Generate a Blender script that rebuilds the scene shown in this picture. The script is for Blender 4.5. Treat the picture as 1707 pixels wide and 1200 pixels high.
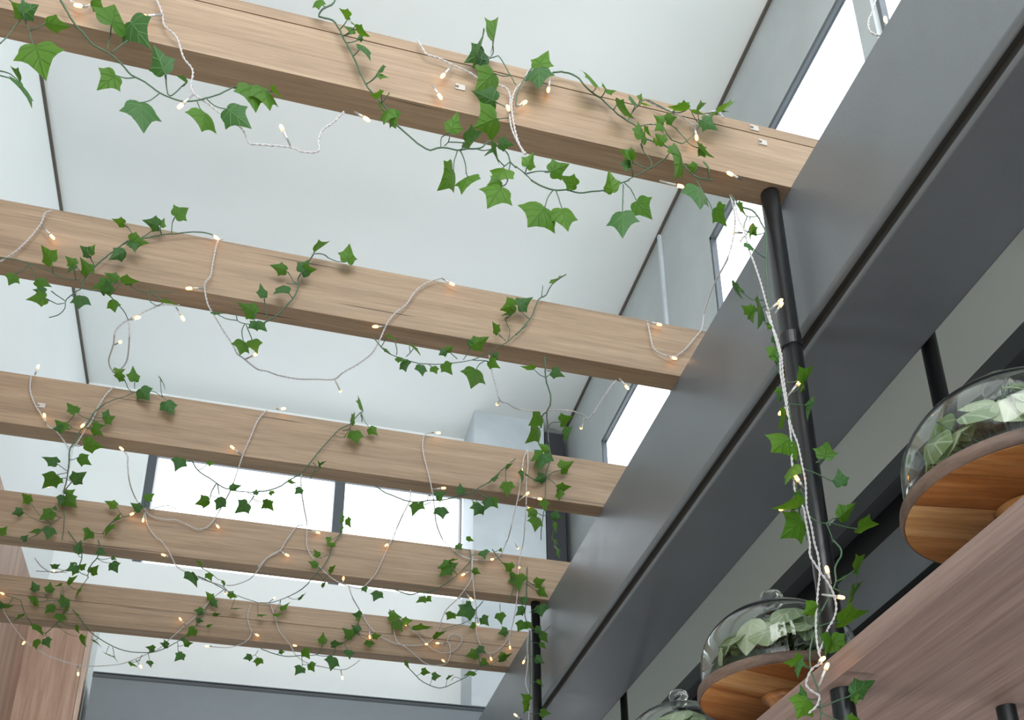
import bpy, math, random
from mathutils import Vector, Matrix
random.seed(7)
for o in list(bpy.data.objects): bpy.data.objects.remove(o, do_unlink=True)
S = bpy.context.scene
COL = S.collection

# ------------------------------------------------------------------ camera
EYE = Vector((0, 0, 1.6))
F_PX, PPX, PPY = 1812.14, 889.94, 1130.09          # rising-front photograph: principal point is low in the crop
R0 = Vector((0.96486467, -0.2623311, -0.01478387))   # camera right
R1 = Vector((0.09582586, 0.40372661, -0.90984737))   # camera down
R2 = Vector((0.2446499, 0.8764629, 0.41467964))      # camera forward
cd = bpy.data.cameras.new('camera'); cam = bpy.data.objects.new('camera', cd); COL.objects.link(cam)
m = Matrix.Identity(4)
for i, v in enumerate((R0, -R1, -R2)):
    for j in range(3): m[j][i] = v[j]
m.translation = EYE
cam.matrix_world = m
cd.sensor_fit = 'HORIZONTAL'; cd.sensor_width = 36
cd.lens = 36 * F_PX / 1707
cd.shift_x = -(PPX - 853.5) / 1707; cd.shift_y = (PPY - 600) / 1707
cd.clip_start = .02
S.camera = cam

# ------------------------------------------------------------------ sky, lamps, exposure
w = bpy.data.worlds.new('sky'); S.world = w; w.use_nodes = True
nt = w.node_tree; nt.nodes.clear()
bg = nt.nodes.new('ShaderNodeBackground'); wo = nt.nodes.new('ShaderNodeOutputWorld')
bg.inputs[0].default_value = (.90, .95, 1.0, 1); bg.inputs[1].default_value = 3.0
nt.links.new(bg.outputs[0], wo.inputs[0])

def area(name, loc, target, sx, sy, power, col):
    l = bpy.data.lights.new(name, 'AREA'); l.shape = 'RECTANGLE'; l.size = sx; l.size_y = sy
    l.energy = power; l.color = col
    o = bpy.data.objects.new(name, l); COL.objects.link(o); o.location = loc
    o.rotation_euler = (Vector(target) - Vector(loc)).to_track_quat('-Z', 'Y').to_euler()
    return o
# daylight from the shop front behind the photographer; the lamps after it are added fill
area('shop_front_daylight', (-1.2, -3.9, 1.9), (.2, 2.5, 3.1), 4.0, 1.6, 40, (1, .98, .95))
area('light_well_end_fill', (.2, -.72, 3.95), (.5, 3.2, 3.7), 1.9, .9, 40, (1, .98, .96))  # added lamp to light the beam fronts, no window modelled here
area('low_side_fill', (-1.7, .4, .5), (1.2, 2.8, 4.4), 2.6, 2.2, 25, (1, .97, .93))  # added fill for the right side of the ceiling, no glazing here
area('soffit_fill', (1.225, 1.3, 1.25), (1.2, 1.3, 3.1), .16, 3.6, 14, (1, .98, .95))  # added upward fill for the soffit, unseen below the shelf
S.view_settings.view_transform = 'Standard'; S.view_settings.look = 'None'
S.view_settings.gamma = 1; S.view_settings.use_curve_mapping = False
S.view_settings.exposure = 0.0

# ------------------------------------------------------------------ measuring helpers
def ray(x, y):
    a, b = (x - PPX), (y - PPY)
    return Vector((R0.x*a + R1.x*b + R2.x*F_PX, R0.y*a + R1.y*b + R2.y*F_PX, R0.z*a + R1.z*b + R2.z*F_PX))
BH = 1.5                                     # underside of the timber beams above the eye
FY = [1.154, 1.644, 2.145, 2.638, 3.105]     # front faces of the five beams
BT, BD = .047, .135
KN = []
for i, f in enumerate(FY):
    t, k = f/(BH+BD), (f+BT)/BH
    if i:
        g = t - KN[-1][0]; k0 = KN[-1][0]
        KN.append((k0 + .4*g, FY[i-1])); KN.append((k0 + .85*g, f))
    KN += [(t, f), (k, f)]
def auto_y(d):
    q = d.y / d.z
    if q <= KN[0][0]: return KN[0][1]
    for (a, u), (b, v) in zip(KN, KN[1:]):
        if q <= b: return u + (v-u)*(q-a)/(b-a)
    return KN[-1][1]
def unproj(x, y, Y=None, off=0.012):
    d = ray(x, y)
    Yp = (auto_y(d) - off) if Y is None else Y
    return EYE + d * (Yp / d.y)

# ------------------------------------------------------------------ object helpers
def tag(o, label=None, cat=None, group=None, kind=None):
    if label: o['label'] = label
    if cat: o['category'] = cat
    if group: o['group'] = group
    if kind: o['kind'] = kind
    return o
def thing(name, label, cat, loc, group=None):
    o = bpy.data.objects.new(name, None); COL.objects.link(o); o.location = loc
    o.empty_display_size = .05
    return tag(o, label, cat, group)
class MB:
    def __init__(s): s.v = []; s.f = []
    def box(s, a, b):
        n = len(s.v); x0, y0, z0 = [min(p, q) for p, q in zip(a, b)]; x1, y1, z1 = [max(p, q) for p, q in zip(a, b)]
        s.v += [(x0,y0,z0),(x1,y0,z0),(x1,y1,z0),(x0,y1,z0),(x0,y0,z1),(x1,y0,z1),(x1,y1,z1),(x0,y1,z1)]
        s.f += [tuple(n+i for i in q) for q in ((0,3,2,1),(4,5,6,7),(0,1,5,4),(1,2,6,5),(2,3,7,6),(3,0,4,7))]
        return s
    def tube(s, pts, r, n=6, r1=None, cap=True):
        base = len(s.v); N = len(pts); up = None
        for i, p in enumerate(pts):
            t = (pts[min(i+1, N-1)] - pts[max(i-1, 0)])
            t = t.normalized() if t.length > 1e-9 else Vector((0,0,1))
            if up is None: up = t.orthogonal().normalized()
            up = (up - t*up.dot(t)); up = up.normalized() if up.length > 1e-6 else t.orthogonal().normalized()
            sd = t.cross(up); rr = r if r1 is None else r + (r1-r)*i/max(1, N-1)
            for k in range(n):
                a = 2*math.pi*k/n
                s.v.append(tuple(p + (up*math.cos(a) + sd*math.sin(a))*rr))
        for i in range(N-1):
            for k in range(n):
                a = base+i*n+k; b = base+i*n+(k+1) % n
                s.f.append((a, b, b+n, a+n))
        if cap:
            s.f.append(tuple(base+k for k in reversed(range(n)))); s.f.append(tuple(base+(N-1)*n+k for k in range(n)))
        return s
    def lathe(s, prof, c=(0,0,0), n=48):           # prof: (r, z) from bottom to top
        base = len(s.v)
        for r, z in prof:
            for k in range(n):
                a = 2*math.pi*k/n; s.v.append((c[0]+r*math.cos(a), c[1]+r*math.sin(a), c[2]+z))
        for i in range(len(prof)-1):
            for k in range(n):
                a = base+i*n+k; b = base+i*n+(k+1) % n
                s.f.append((a, b, b+n, a+n))
        return s
    def prism_y(s, prof, y0, y1):                  # closed (x, z) profile, counter-clockwise seen from -Y
        n = len(prof); b = len(s.v)
        s.v += [(x, y0, z) for x, z in prof] + [(x, y1, z) for x, z in prof]
        s.f += [tuple(b+i for i in range(n)), tuple(b+n+i for i in reversed(range(n)))]
        s.f += [(b+i, b+n+i, b+n+(i+1) % n, b+(i+1) % n) for i in range(n)]
        return s
    def prism_x(s, prof, x0, x1):                  # closed (y, z) profile
        n = len(prof); b = len(s.v)
        s.v += [(x0, y, z) for y, z in prof] + [(x1, y, z) for y, z in prof]
        s.f += [tuple(b+i for i in range(n)), tuple(b+n+i for i in reversed(range(n)))]
        s.f += [(b+i, b+n+i, b+n+(i+1) % n, b+(i+1) % n) for i in range(n)]
        return s
    def obj(s, name, mat, parent=None, smooth=False, bevel=0, origin=None):
        o0 = Vector(parent.location) if parent is not None else Vector(origin or (0, 0, 0))
        if parent is not None and parent.parent is not None: o0 = o0 + Vector(parent.parent.location)
        me = bpy.data.meshes.new(name)
        me.from_pydata([tuple(Vector(v) - o0) for v in s.v], [], s.f)
        me.materials.append(mat)
        import bmesh
        bm = bmesh.new(); bm.from_mesh(me); bmesh.ops.recalc_face_normals(bm, faces=bm.faces)
        if bevel:
            ed = [e for e in bm.edges if len(e.link_faces) == 2 and e.calc_face_angle(0) > .6]
            bmesh.ops.bevel(bm, geom=ed, offset=bevel, segments=2, affect='EDGES', profile=.6)
        bm.to_mesh(me); bm.free()
        if smooth:
            for p in me.polygons: p.use_smooth = True
        o = bpy.data.objects.new(name, me); COL.objects.link(o)
        if parent is not None: o.parent = parent
        else: o.location = o0
        return o
def Z(z): return z + EYE.z                          # heights below are given relative to the eye

# ------------------------------------------------------------------ materials
def mat(name, col=(.5,.5,.5), rough=.5, metal=0., spec=.5, **kw):
    m = bpy.data.materials.new(name); m.use_nodes = True
    p = m.node_tree.nodes['Principled BSDF']
    p.inputs['Base Color'].default_value = (*col, 1); p.inputs['Roughness'].default_value = rough
    p.inputs['Metallic'].default_value = metal; p.inputs['Specular IOR Level'].default_value = spec
    for k, v in kw.items(): p.inputs[k].default_value = v
    return m
def N(m, t, **kw):
    n = m.node_tree.nodes.new(t)
    for k, v in kw.items(): setattr(n, k, v)
    return n
def link(m, a, b): m.node_tree.links.new(a, b)
def ramp(m, src, stops):
    r = N(m, 'ShaderNodeValToRGB'); e = r.color_ramp.elements
    while len(e) < len(stops): e.new(.5)
    for el, (p, c) in zip(e, stops): el.position = p; el.color = (*c, 1)
    link(m, src, r.inputs[0]); return r
def coords(m, scale, rot=(0,0,0), kind='Object'):
    tc = N(m, 'ShaderNodeTexCoord'); mp = N(m, 'ShaderNodeMapping')
    mp.inputs['Scale'].default_value = scale; mp.inputs['Rotation'].default_value = rot
    link(m, tc.outputs[kind], mp.inputs[0]); return mp.outputs[0]
def noise(m, vec, scale=1, detail=4, rough=.6, dist=0.):
    n = N(m, 'ShaderNodeTexNoise'); n.inputs['Scale'].default_value = scale; n.inputs['Detail'].default_value = detail
    n.inputs['Roughness'].default_value = rough; n.inputs['Distortion'].default_value = dist
    if vec is not None: link(m, vec, n.inputs['Vector'])
    return n.outputs['Fac']
def bump(m, h, strength=.2, dist=.002):
    b = N(m, 'ShaderNodeBump'); b.inputs['Strength'].default_value = strength; b.inputs['Distance'].default_value = dist
    link(m, h, b.inputs['Height']); link(m, b.outputs[0], m.node_tree.nodes['Principled BSDF'].inputs['Normal'])
def mix(m, fac, a, b, mode='MIX'):
    n = N(m, 'ShaderNodeMix', data_type='RGBA', blend_type=mode)
    for s, v in ((n.inputs['Factor'], fac), (n.inputs['A'], a), (n.inputs['B'], b)):
        if hasattr(v, 'is_linked') or hasattr(v, 'links'): link(m, v, s)
        else: s.default_value = v if isinstance(v, (int, float)) else (*v, 1)
    return n.outputs['Result']
def wood(name, c0, c1, c2, scale, rough=.55, streak=.62, dark=(.06,.035,.02), fine=1.0, off=0.0, crack=None):
    """c0..c2: dark, mid, light tones; scale: small along the grain"""
    m = mat(name, c1, rough)
    v = coords(m, scale)
    if off:
        oi = N(m, 'ShaderNodeObjectInfo'); va = N(m, 'ShaderNodeVectorMath', operation='ADD')
        mm = N(m, 'ShaderNodeMath', operation='MULTIPLY'); mm.inputs[1].default_value = off
        link(m, oi.outputs['Random'], mm.inputs[0]); link(m, v, va.inputs[0]); link(m, mm.outputs[0], va.inputs[1]); v = va.outputs[0]
    a = noise(m, v, 1, 6, .65, .4); b = noise(m, v, 5*fine, 3, .7)
    base = ramp(m, a, [(.3, c0), (.5, c1), (.72, c2)]).outputs[0]
    f = ramp(m, b, [(.35, (.72,.72,.72)), (.6, (1,1,1))]).outputs[0]
    col = mix(m, .8, base, f, 'MULTIPLY')
    sv = coords(m, crack or tuple(s*.55 for s in scale))
    if crack:
        vb = N(m, 'ShaderNodeVectorMath', operation='ADD'); link(m, sv, vb.inputs[0]); link(m, mm.outputs[0], vb.inputs[1]); sv = vb.outputs[0]
    s3 = noise(m, sv, 1 if crack else 3.1, 2, .5)
    st = ramp(m, s3, [(streak+.06, (0,0,0)), (streak+.1, (1,1,1))]).outputs[0]
    col = mix(m, st, col, dark)
    link(m, col, m.node_tree.nodes['Principled BSDF'].inputs['Base Color'])
    bump(m, b, .12, .0006)
    return m
M = {}
M['beam'] = wood('oak_beam', (.222,.150,.090), (.285,.200,.124), (.345,.252,.163), (1.6, 34, 34), .5, .645, (.07,.04,.025), off=40, crack=(2.4, 150, 150))
M['panel'] = wood('oak_cladding', (.36,.225,.16), (.45,.295,.215), (.54,.37,.28), (22, 22, 1.2), .55, .75)
M['panel_edge'] = wood('pale_oak_edge', (.56,.43,.34), (.64,.50,.41), (.7,.57,.47), (22, 22, 1.2), .55, .8)
M['shelf'] = wood('walnut_laminate', (.20,.135,.12), (.27,.19,.165), (.35,.255,.225), (30, 1.1, 30), .42, .8)
M['acacia'] = [wood('acacia_%d' % i, c[0], c[1], c[2], (3.0, 30, 8), .4, .66, (.10,.04,.02), off=9) for i, c in enumerate([
    ((.20,.075,.02), (.42,.18,.055), (.58,.32,.13)), ((.16,.06,.02), (.34,.13,.035), (.50,.24,.08)),
    ((.34,.16,.06), (.52,.29,.12), (.66,.44,.22))])]
M['bark'] = wood('dark_live_edge', (.06,.035,.025), (.11,.07,.05), (.17,.11,.085), (12, 12, 40), .6, .8)
def plaster(name, c, rough=.8):
    m = mat(name, c, rough, spec=.25); v = coords(m, (1,1,1)); a = noise(m, v, 2.2, 3)
    r = ramp(m, a, [(.3, tuple(x*.97 for x in c)), (.7, c)]); link(m, r.outputs[0], m.node_tree.nodes['Principled BSDF'].inputs['Base Color'])
    bump(m, noise(m, v, 240, 2), .05, .001); return m
M['white'] = plaster('white_plaster', (.83,.87,.87))
M['soffit'] = plaster('pale_grey_plaster', (.74,.84,.79))
def paint(name, c, rough=.4, metal=0., bs=.12, bscale=420, var=.1):
    m = mat(name, c, rough, metal); v = coords(m, (1,1,1)); a = noise(m, v, 3.5, 4, .6, .5)
    r = ramp(m, a, [(.3, tuple(x*(1-var) for x in c)), (.7, tuple(x*(1+var) for x in c))])
    link(m, r.outputs[0], m.node_tree.nodes['Principled BSDF'].inputs['Base Color'])
    rr = ramp(m, a, [(.3, (rough-.06,)*3), (.7, (rough+.08,)*3)]); link(m, rr.outputs[0], m.node_tree.nodes['Principled BSDF'].inputs['Roughness'])
    bump(m, noise(m, v, bscale, 3), bs, .0008); return m
M['steel'] = paint('grey_painted_steel', (.165,.183,.20), .36, .22, .42, 380)
M['fascia'] = paint('grey_metal_fascia', (.42,.455,.46), .46, .3, .05)
M['pier'] = paint('blue_grey_cladding', (.50,.56,.60), .5, .05, .05)
M['bulk'] = paint('slate_grey_steel', (.15,.18,.20), .45, .1, .1)
M['dark'] = mat('dark_gap_shade', (.025,.023,.02), .6)  # shade of the steel beam's lower corner, put into the colour
M['frame'] = mat('dark_grey_frame', (.10,.115,.13), .4, .3)
M['filler'] = mat('gap_shade_paint', (.03,.032,.04), .5)  # shade of the gap beside the pier, put into the colour
M['clip'] = mat('clear_clip', (.42,.40,.37), .25)
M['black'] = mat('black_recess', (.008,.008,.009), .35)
M['wallgrey'] = paint('charcoal_wall', (.19,.205,.225), .6, 0, .08)
M['pole'] = mat('black_powder_coat', (.018,.02,.022), .3, .5)
M['trimline'] = mat('brown_gap_shade', (.10,.085,.07), .6)  # brown stands in for the shade inside the ceiling edge gap
M['floor'] = wood('dark_floorboards', (.15,.085,.045), (.22,.13,.07), (.28,.17,.10), (1.2, 14, 14), .45, .8)
M['infill'] = mat('pale_infill_panel', (.50,.53,.57), .5)
# thin pane: mostly clear, a little mirror
g = bpy.data.materials.new('window_glass'); g.use_nodes = True; gn = g.node_tree; gn.nodes.clear()
tr = gn.nodes.new('ShaderNodeBsdfTransparent'); gl = gn.nodes.new('ShaderNodeBsdfGlossy'); gl.inputs['Roughness'].default_value = .02
ms = gn.nodes.new('ShaderNodeMixShader'); ms.inputs[0].default_value = .06; go = gn.nodes.new('ShaderNodeOutputMaterial')
gn.links.new(tr.outputs[0], ms.inputs[1]); gn.links.new(gl.outputs[0], ms.inputs[2]); gn.links.new(ms.outputs[0], go.inputs[0])
M['glass'] = g
M['dome'] = mat('clear_glass', (.97,1,.98), .0, 0, .5, **{'Transmission Weight': 1.0, 'IOR': 1.33})
M['wire'] = mat('white_twisted_flex', (.50,.50,.50), .35)
M['socket'] = mat('clear_white_plastic', (.55,.55,.53), .25)
b_ = mat('warm_led', (1,.8,.5), .3); pb = b_.node_tree.nodes['Principled BSDF']
pb.inputs['Emission Color'].default_value = (1, .43, .075, 1); pb.inputs['Emission Strength'].default_value = 9.0
M['led'] = b_
# ivy
def leafmat(name, c0, c1, vein, trans):
    m = mat(name, c0, .5, 0, .3); nt = m.node_tree; p = nt.nodes['Principled BSDF']
    tc = N(m, 'ShaderNodeTexCoord'); sx = N(m, 'ShaderNodeSeparateXYZ'); link(m, tc.outputs['Object'], sx.inputs[0])
    def mth(op, a, b=None, clamp=False):
        n = N(m, 'ShaderNodeMath', operation=op, use_clamp=clamp)
        for s, v in zip(n.inputs, (a, b)):
            if v is None: continue
            if isinstance(v, (int, float)): s.default_value = v
            else: link(m, v, s)
        return n.outputs[0]
    ax = mth('ABSOLUTE', sx.outputs[0]); y = sx.outputs[1]
    d1 = ax
    d2 = mth('ABSOLUTE', mth('SUBTRACT', mth('MULTIPLY', ax, .62), mth('MULTIPLY', mth('SUBTRACT', y, .14), .78)))   # to the side lobes
    d3 = mth('ABSOLUTE', mth('SUBTRACT', mth('MULTIPLY', y, .98), mth('ADD', mth('MULTIPLY', ax, -.05), .10)))         # to the basal lobes
    d4 = mth('ABSOLUTE', mth('SUBTRACT', mth('MULTIPLY', ax, .8), mth('MULTIPLY', mth('SUBTRACT', y, .42), .6)))
    d = mth('MINIMUM', mth('MINIMUM', d1, d2), mth('MINIMUM', d3, d4))
    vf = mth('SUBTRACT', 1.0, mth('DIVIDE', d, .035), True)
    oi = N(m, 'ShaderNodeObjectInfo')
    ns = noise(m, tc.outputs['Object'], 3.2, 3)
    f = mth('ADD', mth('MULTIPLY', oi.outputs['Random'], .55), mth('MULTIPLY', ns, .5), True)
    col = mix(m, f, c0, c1)
    col = mix(m, mth('MULTIPLY', vf, .5), col, vein)
    link(m, col, p.inputs['Base Color'])
    t = N(m, 'ShaderNodeBsdfTranslucent'); mx = N(m, 'ShaderNodeMixShader'); mx.inputs[0].default_value = trans
    tcol = mix(m, .5, col, (.22,.46,.015)); link(m, tcol, t.inputs[0])
    out = [n for n in nt.nodes if n.type == 'OUTPUT_MATERIAL'][0]
    link(m, p.outputs[0], mx.inputs[1]); link(m, t.outputs[0], mx.inputs[2]); link(m, mx.outputs[0], out.inputs[0])
    bump(m, vf, .3, .01)
    return m
M['leaf'] = leafmat('ivy_leaf', (.026,.108,.010), (.080,.195,.012), (.035,.10,.012), .36)
M['leaf2'] = leafmat('ivy_leaf_dark', (.018,.075,.018), (.036,.125,.030), (.09,.20,.07), .26)
M['varleaf'] = leafmat('variegated_leaf', (.05,.16,.02), (.72,.80,.60), (.85,.90,.74), .35)
M['stem'] = mat('ivy_stem', (.045,.105,.055), .5)
M['soil'] = mat('moss', (.10,.13,.05), .9)

# ------------------------------------------------------------------ setting
ZC, XL, XR, YW = 3.19, -.85, 1.289, 4.17
def st(name, mb, mt, bevel=0, parent=None, label=None):
    o = mb.obj(name, mt, parent, bevel=bevel)
    if parent is None: o['kind'] = 'structure'
    if label: o['label'] = label
    return o
st('floor', MB().box((-5, -4.2, -.08), (2.4, 4.6, 0)), M['floor'], label='dark wooden floor below the view')
st('ceiling', MB().box((XL, -.8, Z(ZC)), (XR, YW, Z(ZC)+.08)), M['white'], label='high white ceiling of the light well above the timber beams')
st('ceiling_lower', MB().box((-5, -4.2, Z(1.9)), (XL-.26, 4.4, Z(1.9)+.08)).box((XL-.26, -4.2, Z(1.9)), (2.2, -.8, Z(1.9)+.08)), M['white'], label='lower ceiling around the light well')
st('wall_left', MB().box((XL-.09, -.8, Z(2.036)), (XL, YW+.08, Z(ZC)+.08)), M['white'], label='white left wall of the light well above the wooden cladding')
st('wall_near', MB().box((XL-.09, -.9, Z(1.9)), (XR+.02, -.8, Z(2.1))).box((XL-.09, -.9, Z(ZC)-.1), (XR+.02, -.8, Z(ZC)+.08)), M['white'], label='near end wall of the light well behind the photographer, opening between added to let light in')
st('wall_side', MB().box((-5, -4.2, 0), (-4.9, 4.6, Z(1.9))), M['soffit'], label='side wall of the lower room outside the view, added to cut light')
st('wall_back', MB().box((-4.9, 4.4, 0), (XL-.11, 4.5, Z(1.9))), M['soffit'], label='back wall of the lower room outside the view')
WZ0, WZ1 = 2.322, 2.95
wf = MB()
wf.box((XL-.1, YW, 0), (-.555, YW+.12, Z(ZC)+.08)); wf.box((-.555, YW, Z(WZ1)), (.842, YW+.12, Z(ZC)+.08))
wf.box((-.555, YW, 0), (.842, YW+.12, Z(WZ0))); wf.box((.842, YW, 0), (XR+.02, YW+.12, Z(ZC)+.08))
st('wall_far', wf, M['white'], label='white far wall of the light well with a high window')
# far window
fw = MB()
ga = YW+.08
fw.box((-.555, YW+.05, Z(WZ0)), (-.519, YW+.11, Z(WZ1))); fw.box((.2525, YW+.03, Z(WZ0)), (.298, YW+.11, Z(WZ1)))
fw.box((.838, YW+.06, Z(WZ0)), (.848, YW+.11, Z(WZ1)))
fw.box((-.555, YW+.06, Z(WZ1)-.03), (.842, YW+.11, Z(WZ1))); fw.box((-.555, YW+.07, Z(WZ0)), (.842, YW+.11, Z(WZ0)+.008))
w1 = st('window_1', fw, M['frame'], label='dark-framed high window in the far wall with two bright panes')
for a, b in ((-.519, .2525), (.298, .838)):
    MB().box((a, ga, Z(WZ0)+.008), (b, ga+.006, Z(WZ1)-.03)).obj('pane', M['glass'], w1)
# right wall of the light well: fascia, piers, sills
HZ = XR/.463
wr = MB()
wr.box((XR, -.8, Z(HZ)), (XR+.02, YW+.1, Z(ZC)+.08))
for a, b in ((-.8, .45), (2.394, 2.768), (3.51, YW+.1)): wr.box((XR, a, Z(1.56)), (XR+.02, b, Z(HZ)))
wr.box((XR, .45, Z(1.56)), (XR+.02, 3.51, Z(1.9)))
st('wall_right', wr, M['fascia'], label='grey metal fascia and piers around the right clerestory windows')
def winr(i, y0, y1, label, mt):
    f = MB(); X0 = XR+.002
    f.box((X0, y0, Z(HZ)-.014), (X0+.018, y1, Z(HZ))); f.box((X0, y0, Z(1.9)), (X0+.018, y1, Z(1.92)))
    f.box((X0, y0, Z(1.9)), (X0+.018, y0+.008, Z(HZ))); f.box((X0, y1-.012, Z(1.9)), (X0+.018, y1, Z(HZ)))
    o = st('window_%d' % i, f, M['frame'], label=label)
    MB().box((X0+.010, y0+.008, Z(1.92)), (X0+.015, y1-.012, Z(HZ)-.014)).obj('pane', mt, o)
winr(2, 1.495, 2.394, 'bright clerestory window above the steel beam behind the nearest timber beam', M['glass'])
winr(3, 2.768, 3.51, 'bright clerestory window showing between the second and third timber beams', M['glass'])
winr(4, .45, 1.435, 'clerestory window at the top edge beside the short wire loop', M['glass'])
st('trim_1', MB().box((XR-.014, 1.435, Z(1.9)), (XR+.018, 1.495, Z(HZ))), M['fascia'], label='grey post between the two nearest clerestory windows')
st('trim_2', MB().box((XR-.012, 2.755, Z(1.9)), (XR, 2.768, Z(ZC)-.02)), M['pier'], label='narrow pale upright strip on the clerestory pier')
st('trim_3', MB().box((XL, -.8, Z(ZC)-.012), (XL+.009, YW, Z(ZC))), M['trimline'], label='thin brown line painted for the shaded gap between white ceiling and left wall')
st('trim_4', MB().box((XR-.010, -.8, Z(ZC)-.009), (XR, YW, Z(ZC))), M['trimline'], label='thin dark line painted for the shaded gap between white ceiling and grey clerestory fascia')
pr = st('wall_pier', MB().box((.839, 3.95, Z(1.72)), (1.170, YW, Z(ZC))), M['pier'], bevel=.002, label='blue-grey square pier in the far right corner of the light well')
o = MB().box((1.174, 3.952, Z(1.0)), (1.266, 4.12, Z(3.137))).obj('dark_gap_filler', M['filler'], origin=(1.22, 4.0, Z(1.0)), bevel=.004)  # solid painted dark where the gap beside the pier is in shade
tag(o, 'gap shade painted as a dark column beside the grey pier in the far right corner', 'filler')
# grey steel bulkhead under the far wall
zb = 1.717
prof = [(3.95, Z(zb-.34)), (3.95, Z(zb-.022)), (3.944, Z(zb-.018)), (3.938, Z(zb-.012)), (3.955, Z(zb-.010)), (3.955, Z(zb-.004)), (3.945, Z(zb-.003)), (3.945, Z(zb)), (4.13, Z(zb)), (4.13, Z(zb-.34))]
o = MB().prism_x(prof, -.592, 1.168).obj('steel_bulkhead', M['bulk'], origin=(0, 4, Z(1.4)))
tag(o, 'slate grey steel crossbeam along the foot of the far wall', 'steel beam')
# wooden cladding at the left end
o = st('wall_cladding', MB().box((XL-.26, -.8, Z(1.3)), (XL, 4.0, Z(2.036))), M['panel'], label='oak-clad bulkhead carrying the left ends of the timber beams')
o = thing('oak_wall_panel', 'tall oak panel with pale edge in the lower left corner', 'wall panel', (-.75, 4.05, Z(.4)))
MB().box((XL, 4.0, Z(.4)), (-.6445, 4.03, Z(2.03))).obj('face_board', M['panel'], o, bevel=.001)
MB().box((-.6435, 4.0, Z(.4)), (-.6265, 4.05, Z(2.03))).obj('edge_strip', M['panel_edge'], o, bevel=.001)
MB().box((XL, 4.051, Z(.4)), (-.6255, YW-.001, Z(2.03))).obj('white_return', M['white'], o)

# timber beams
BEAMN = ['nearest and uppermost in view, long dark joint near its top edge', 'second from the top of the view', 'third from the top, in the middle of the view', 'fourth from the top, just below the window', 'lowest in view and farthest away']
for i, f in enumerate(FY):
    top = Z(BH+BD); bot = Z(BH)
    mb = MB()
    if i == 0:
        d = ray(520, 46.5); zn = Z(f*d.z/d.y)
        pf = [(f, bot), (f, zn-.0012), (f+.005, zn-.0008), (f+.005, zn+.0008), (f, zn+.0012), (f, top), (f+BT, top), (f+BT, bot)]
    elif i == 4:
        za = Z(f*ray(820, 1075).z/ray(820, 1075).y)
        pf = [(f, bot), (f, za-.0008), (f+.003, za-.0004), (f+.003, za+.0004), (f, za+.0008), (f, top), (f+BT, top), (f+BT, bot)]
    else: pf = [(f, bot), (f, top), (f+BT, top), (f+BT, bot)]
    mb.prism_x(pf, XL, 1.02)
    o = mb.obj('timber_beam', M['beam'], origin=(0, f, bot), bevel=0 if i in (0, 4) else .0012)
    tag(o, 'oak timber beam, ' + BEAMN[i], 'beam', 'oak timber beams')

# large steel beam
sx, sb = .784, 1.2
o = thing('steel_beam', 'large dark grey steel beam under the right ends of the timber beams', 'steel beam', (.88, 1.5, Z(1.2)))
def arc(cx, cz, r, a0, a1, n=5): return [(cx+r*math.cos(math.radians(a0+(a1-a0)*i/n)), cz+r*math.sin(math.radians(a0+(a1-a0)*i/n))) for i in range(n+1)]
P = [(sx, Z(1.5))] + arc(sx+.010, Z(1.2185)+.010, .010, 180, 270, 6) + [(sx+.0175, Z(1.2185)), (sx+.0175, Z(1.246)), (sx+.05, Z(1.246)), (sx+.05, Z(1.5))]
o1 = MB().prism_y(P, -.8, 3.93).obj('web_plate', M['steel'], o)
P = [(sx+.018, Z(1.245))] + arc(sx+.024, Z(sb)+.006, .006, 180, 270, 6) + arc(.981-.005, Z(sb)+.005, .005, 270, 360, 4) + [(.981, Z(1.499)), (sx+.051, Z(1.499)), (sx+.051, Z(1.245))]
o1 = MB().prism_y(P, -.8, 3.93).obj('bottom_flange', M['steel'], o)

MB().box((sx+.010, -.8, Z(1.2187)), (sx+.0172, 3.929, Z(1.2180))).obj('gap_shade', M['dark'], o)  # dark strips paint shade along the beam's lower corner
MB().box((sx+.01755, -.8, Z(1.207)), (sx+.01795, 3.929, Z(1.245))).obj('gap_shade', M['dark'], o)
# soffit and recessed dark band right of the steel beam
st('ceiling_soffit', MB().box((.982, -.8, Z(1.5)), (XR+.7, YW, Z(1.5)+.06)), M['soffit'], label='pale grey soffit seen beyond the steel beam')
wl = MB().box((1.38, -.8, 0), (1.48, YW, Z(1.333))).box((1.56, -.8, Z(1.3)), (1.6, YW, Z(1.5)))
o = st('wall_lower', wl, M['wallgrey'], label='charcoal wall behind the shelf')
st('trim_5', MB().box((1.376, -.8, Z(1.447)), (1.42, YW, Z(1.5))), M['frame'], label='dark grey strip under the pale soffit')
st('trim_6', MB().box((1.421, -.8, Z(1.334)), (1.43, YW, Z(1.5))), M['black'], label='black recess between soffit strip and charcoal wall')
st('trim_7', MB().box((1.375, -.8, Z(1.162)), (1.38, YW, Z(1.181))), M['black'], label='thin black line along the charcoal wall above the shelf edge')

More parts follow.
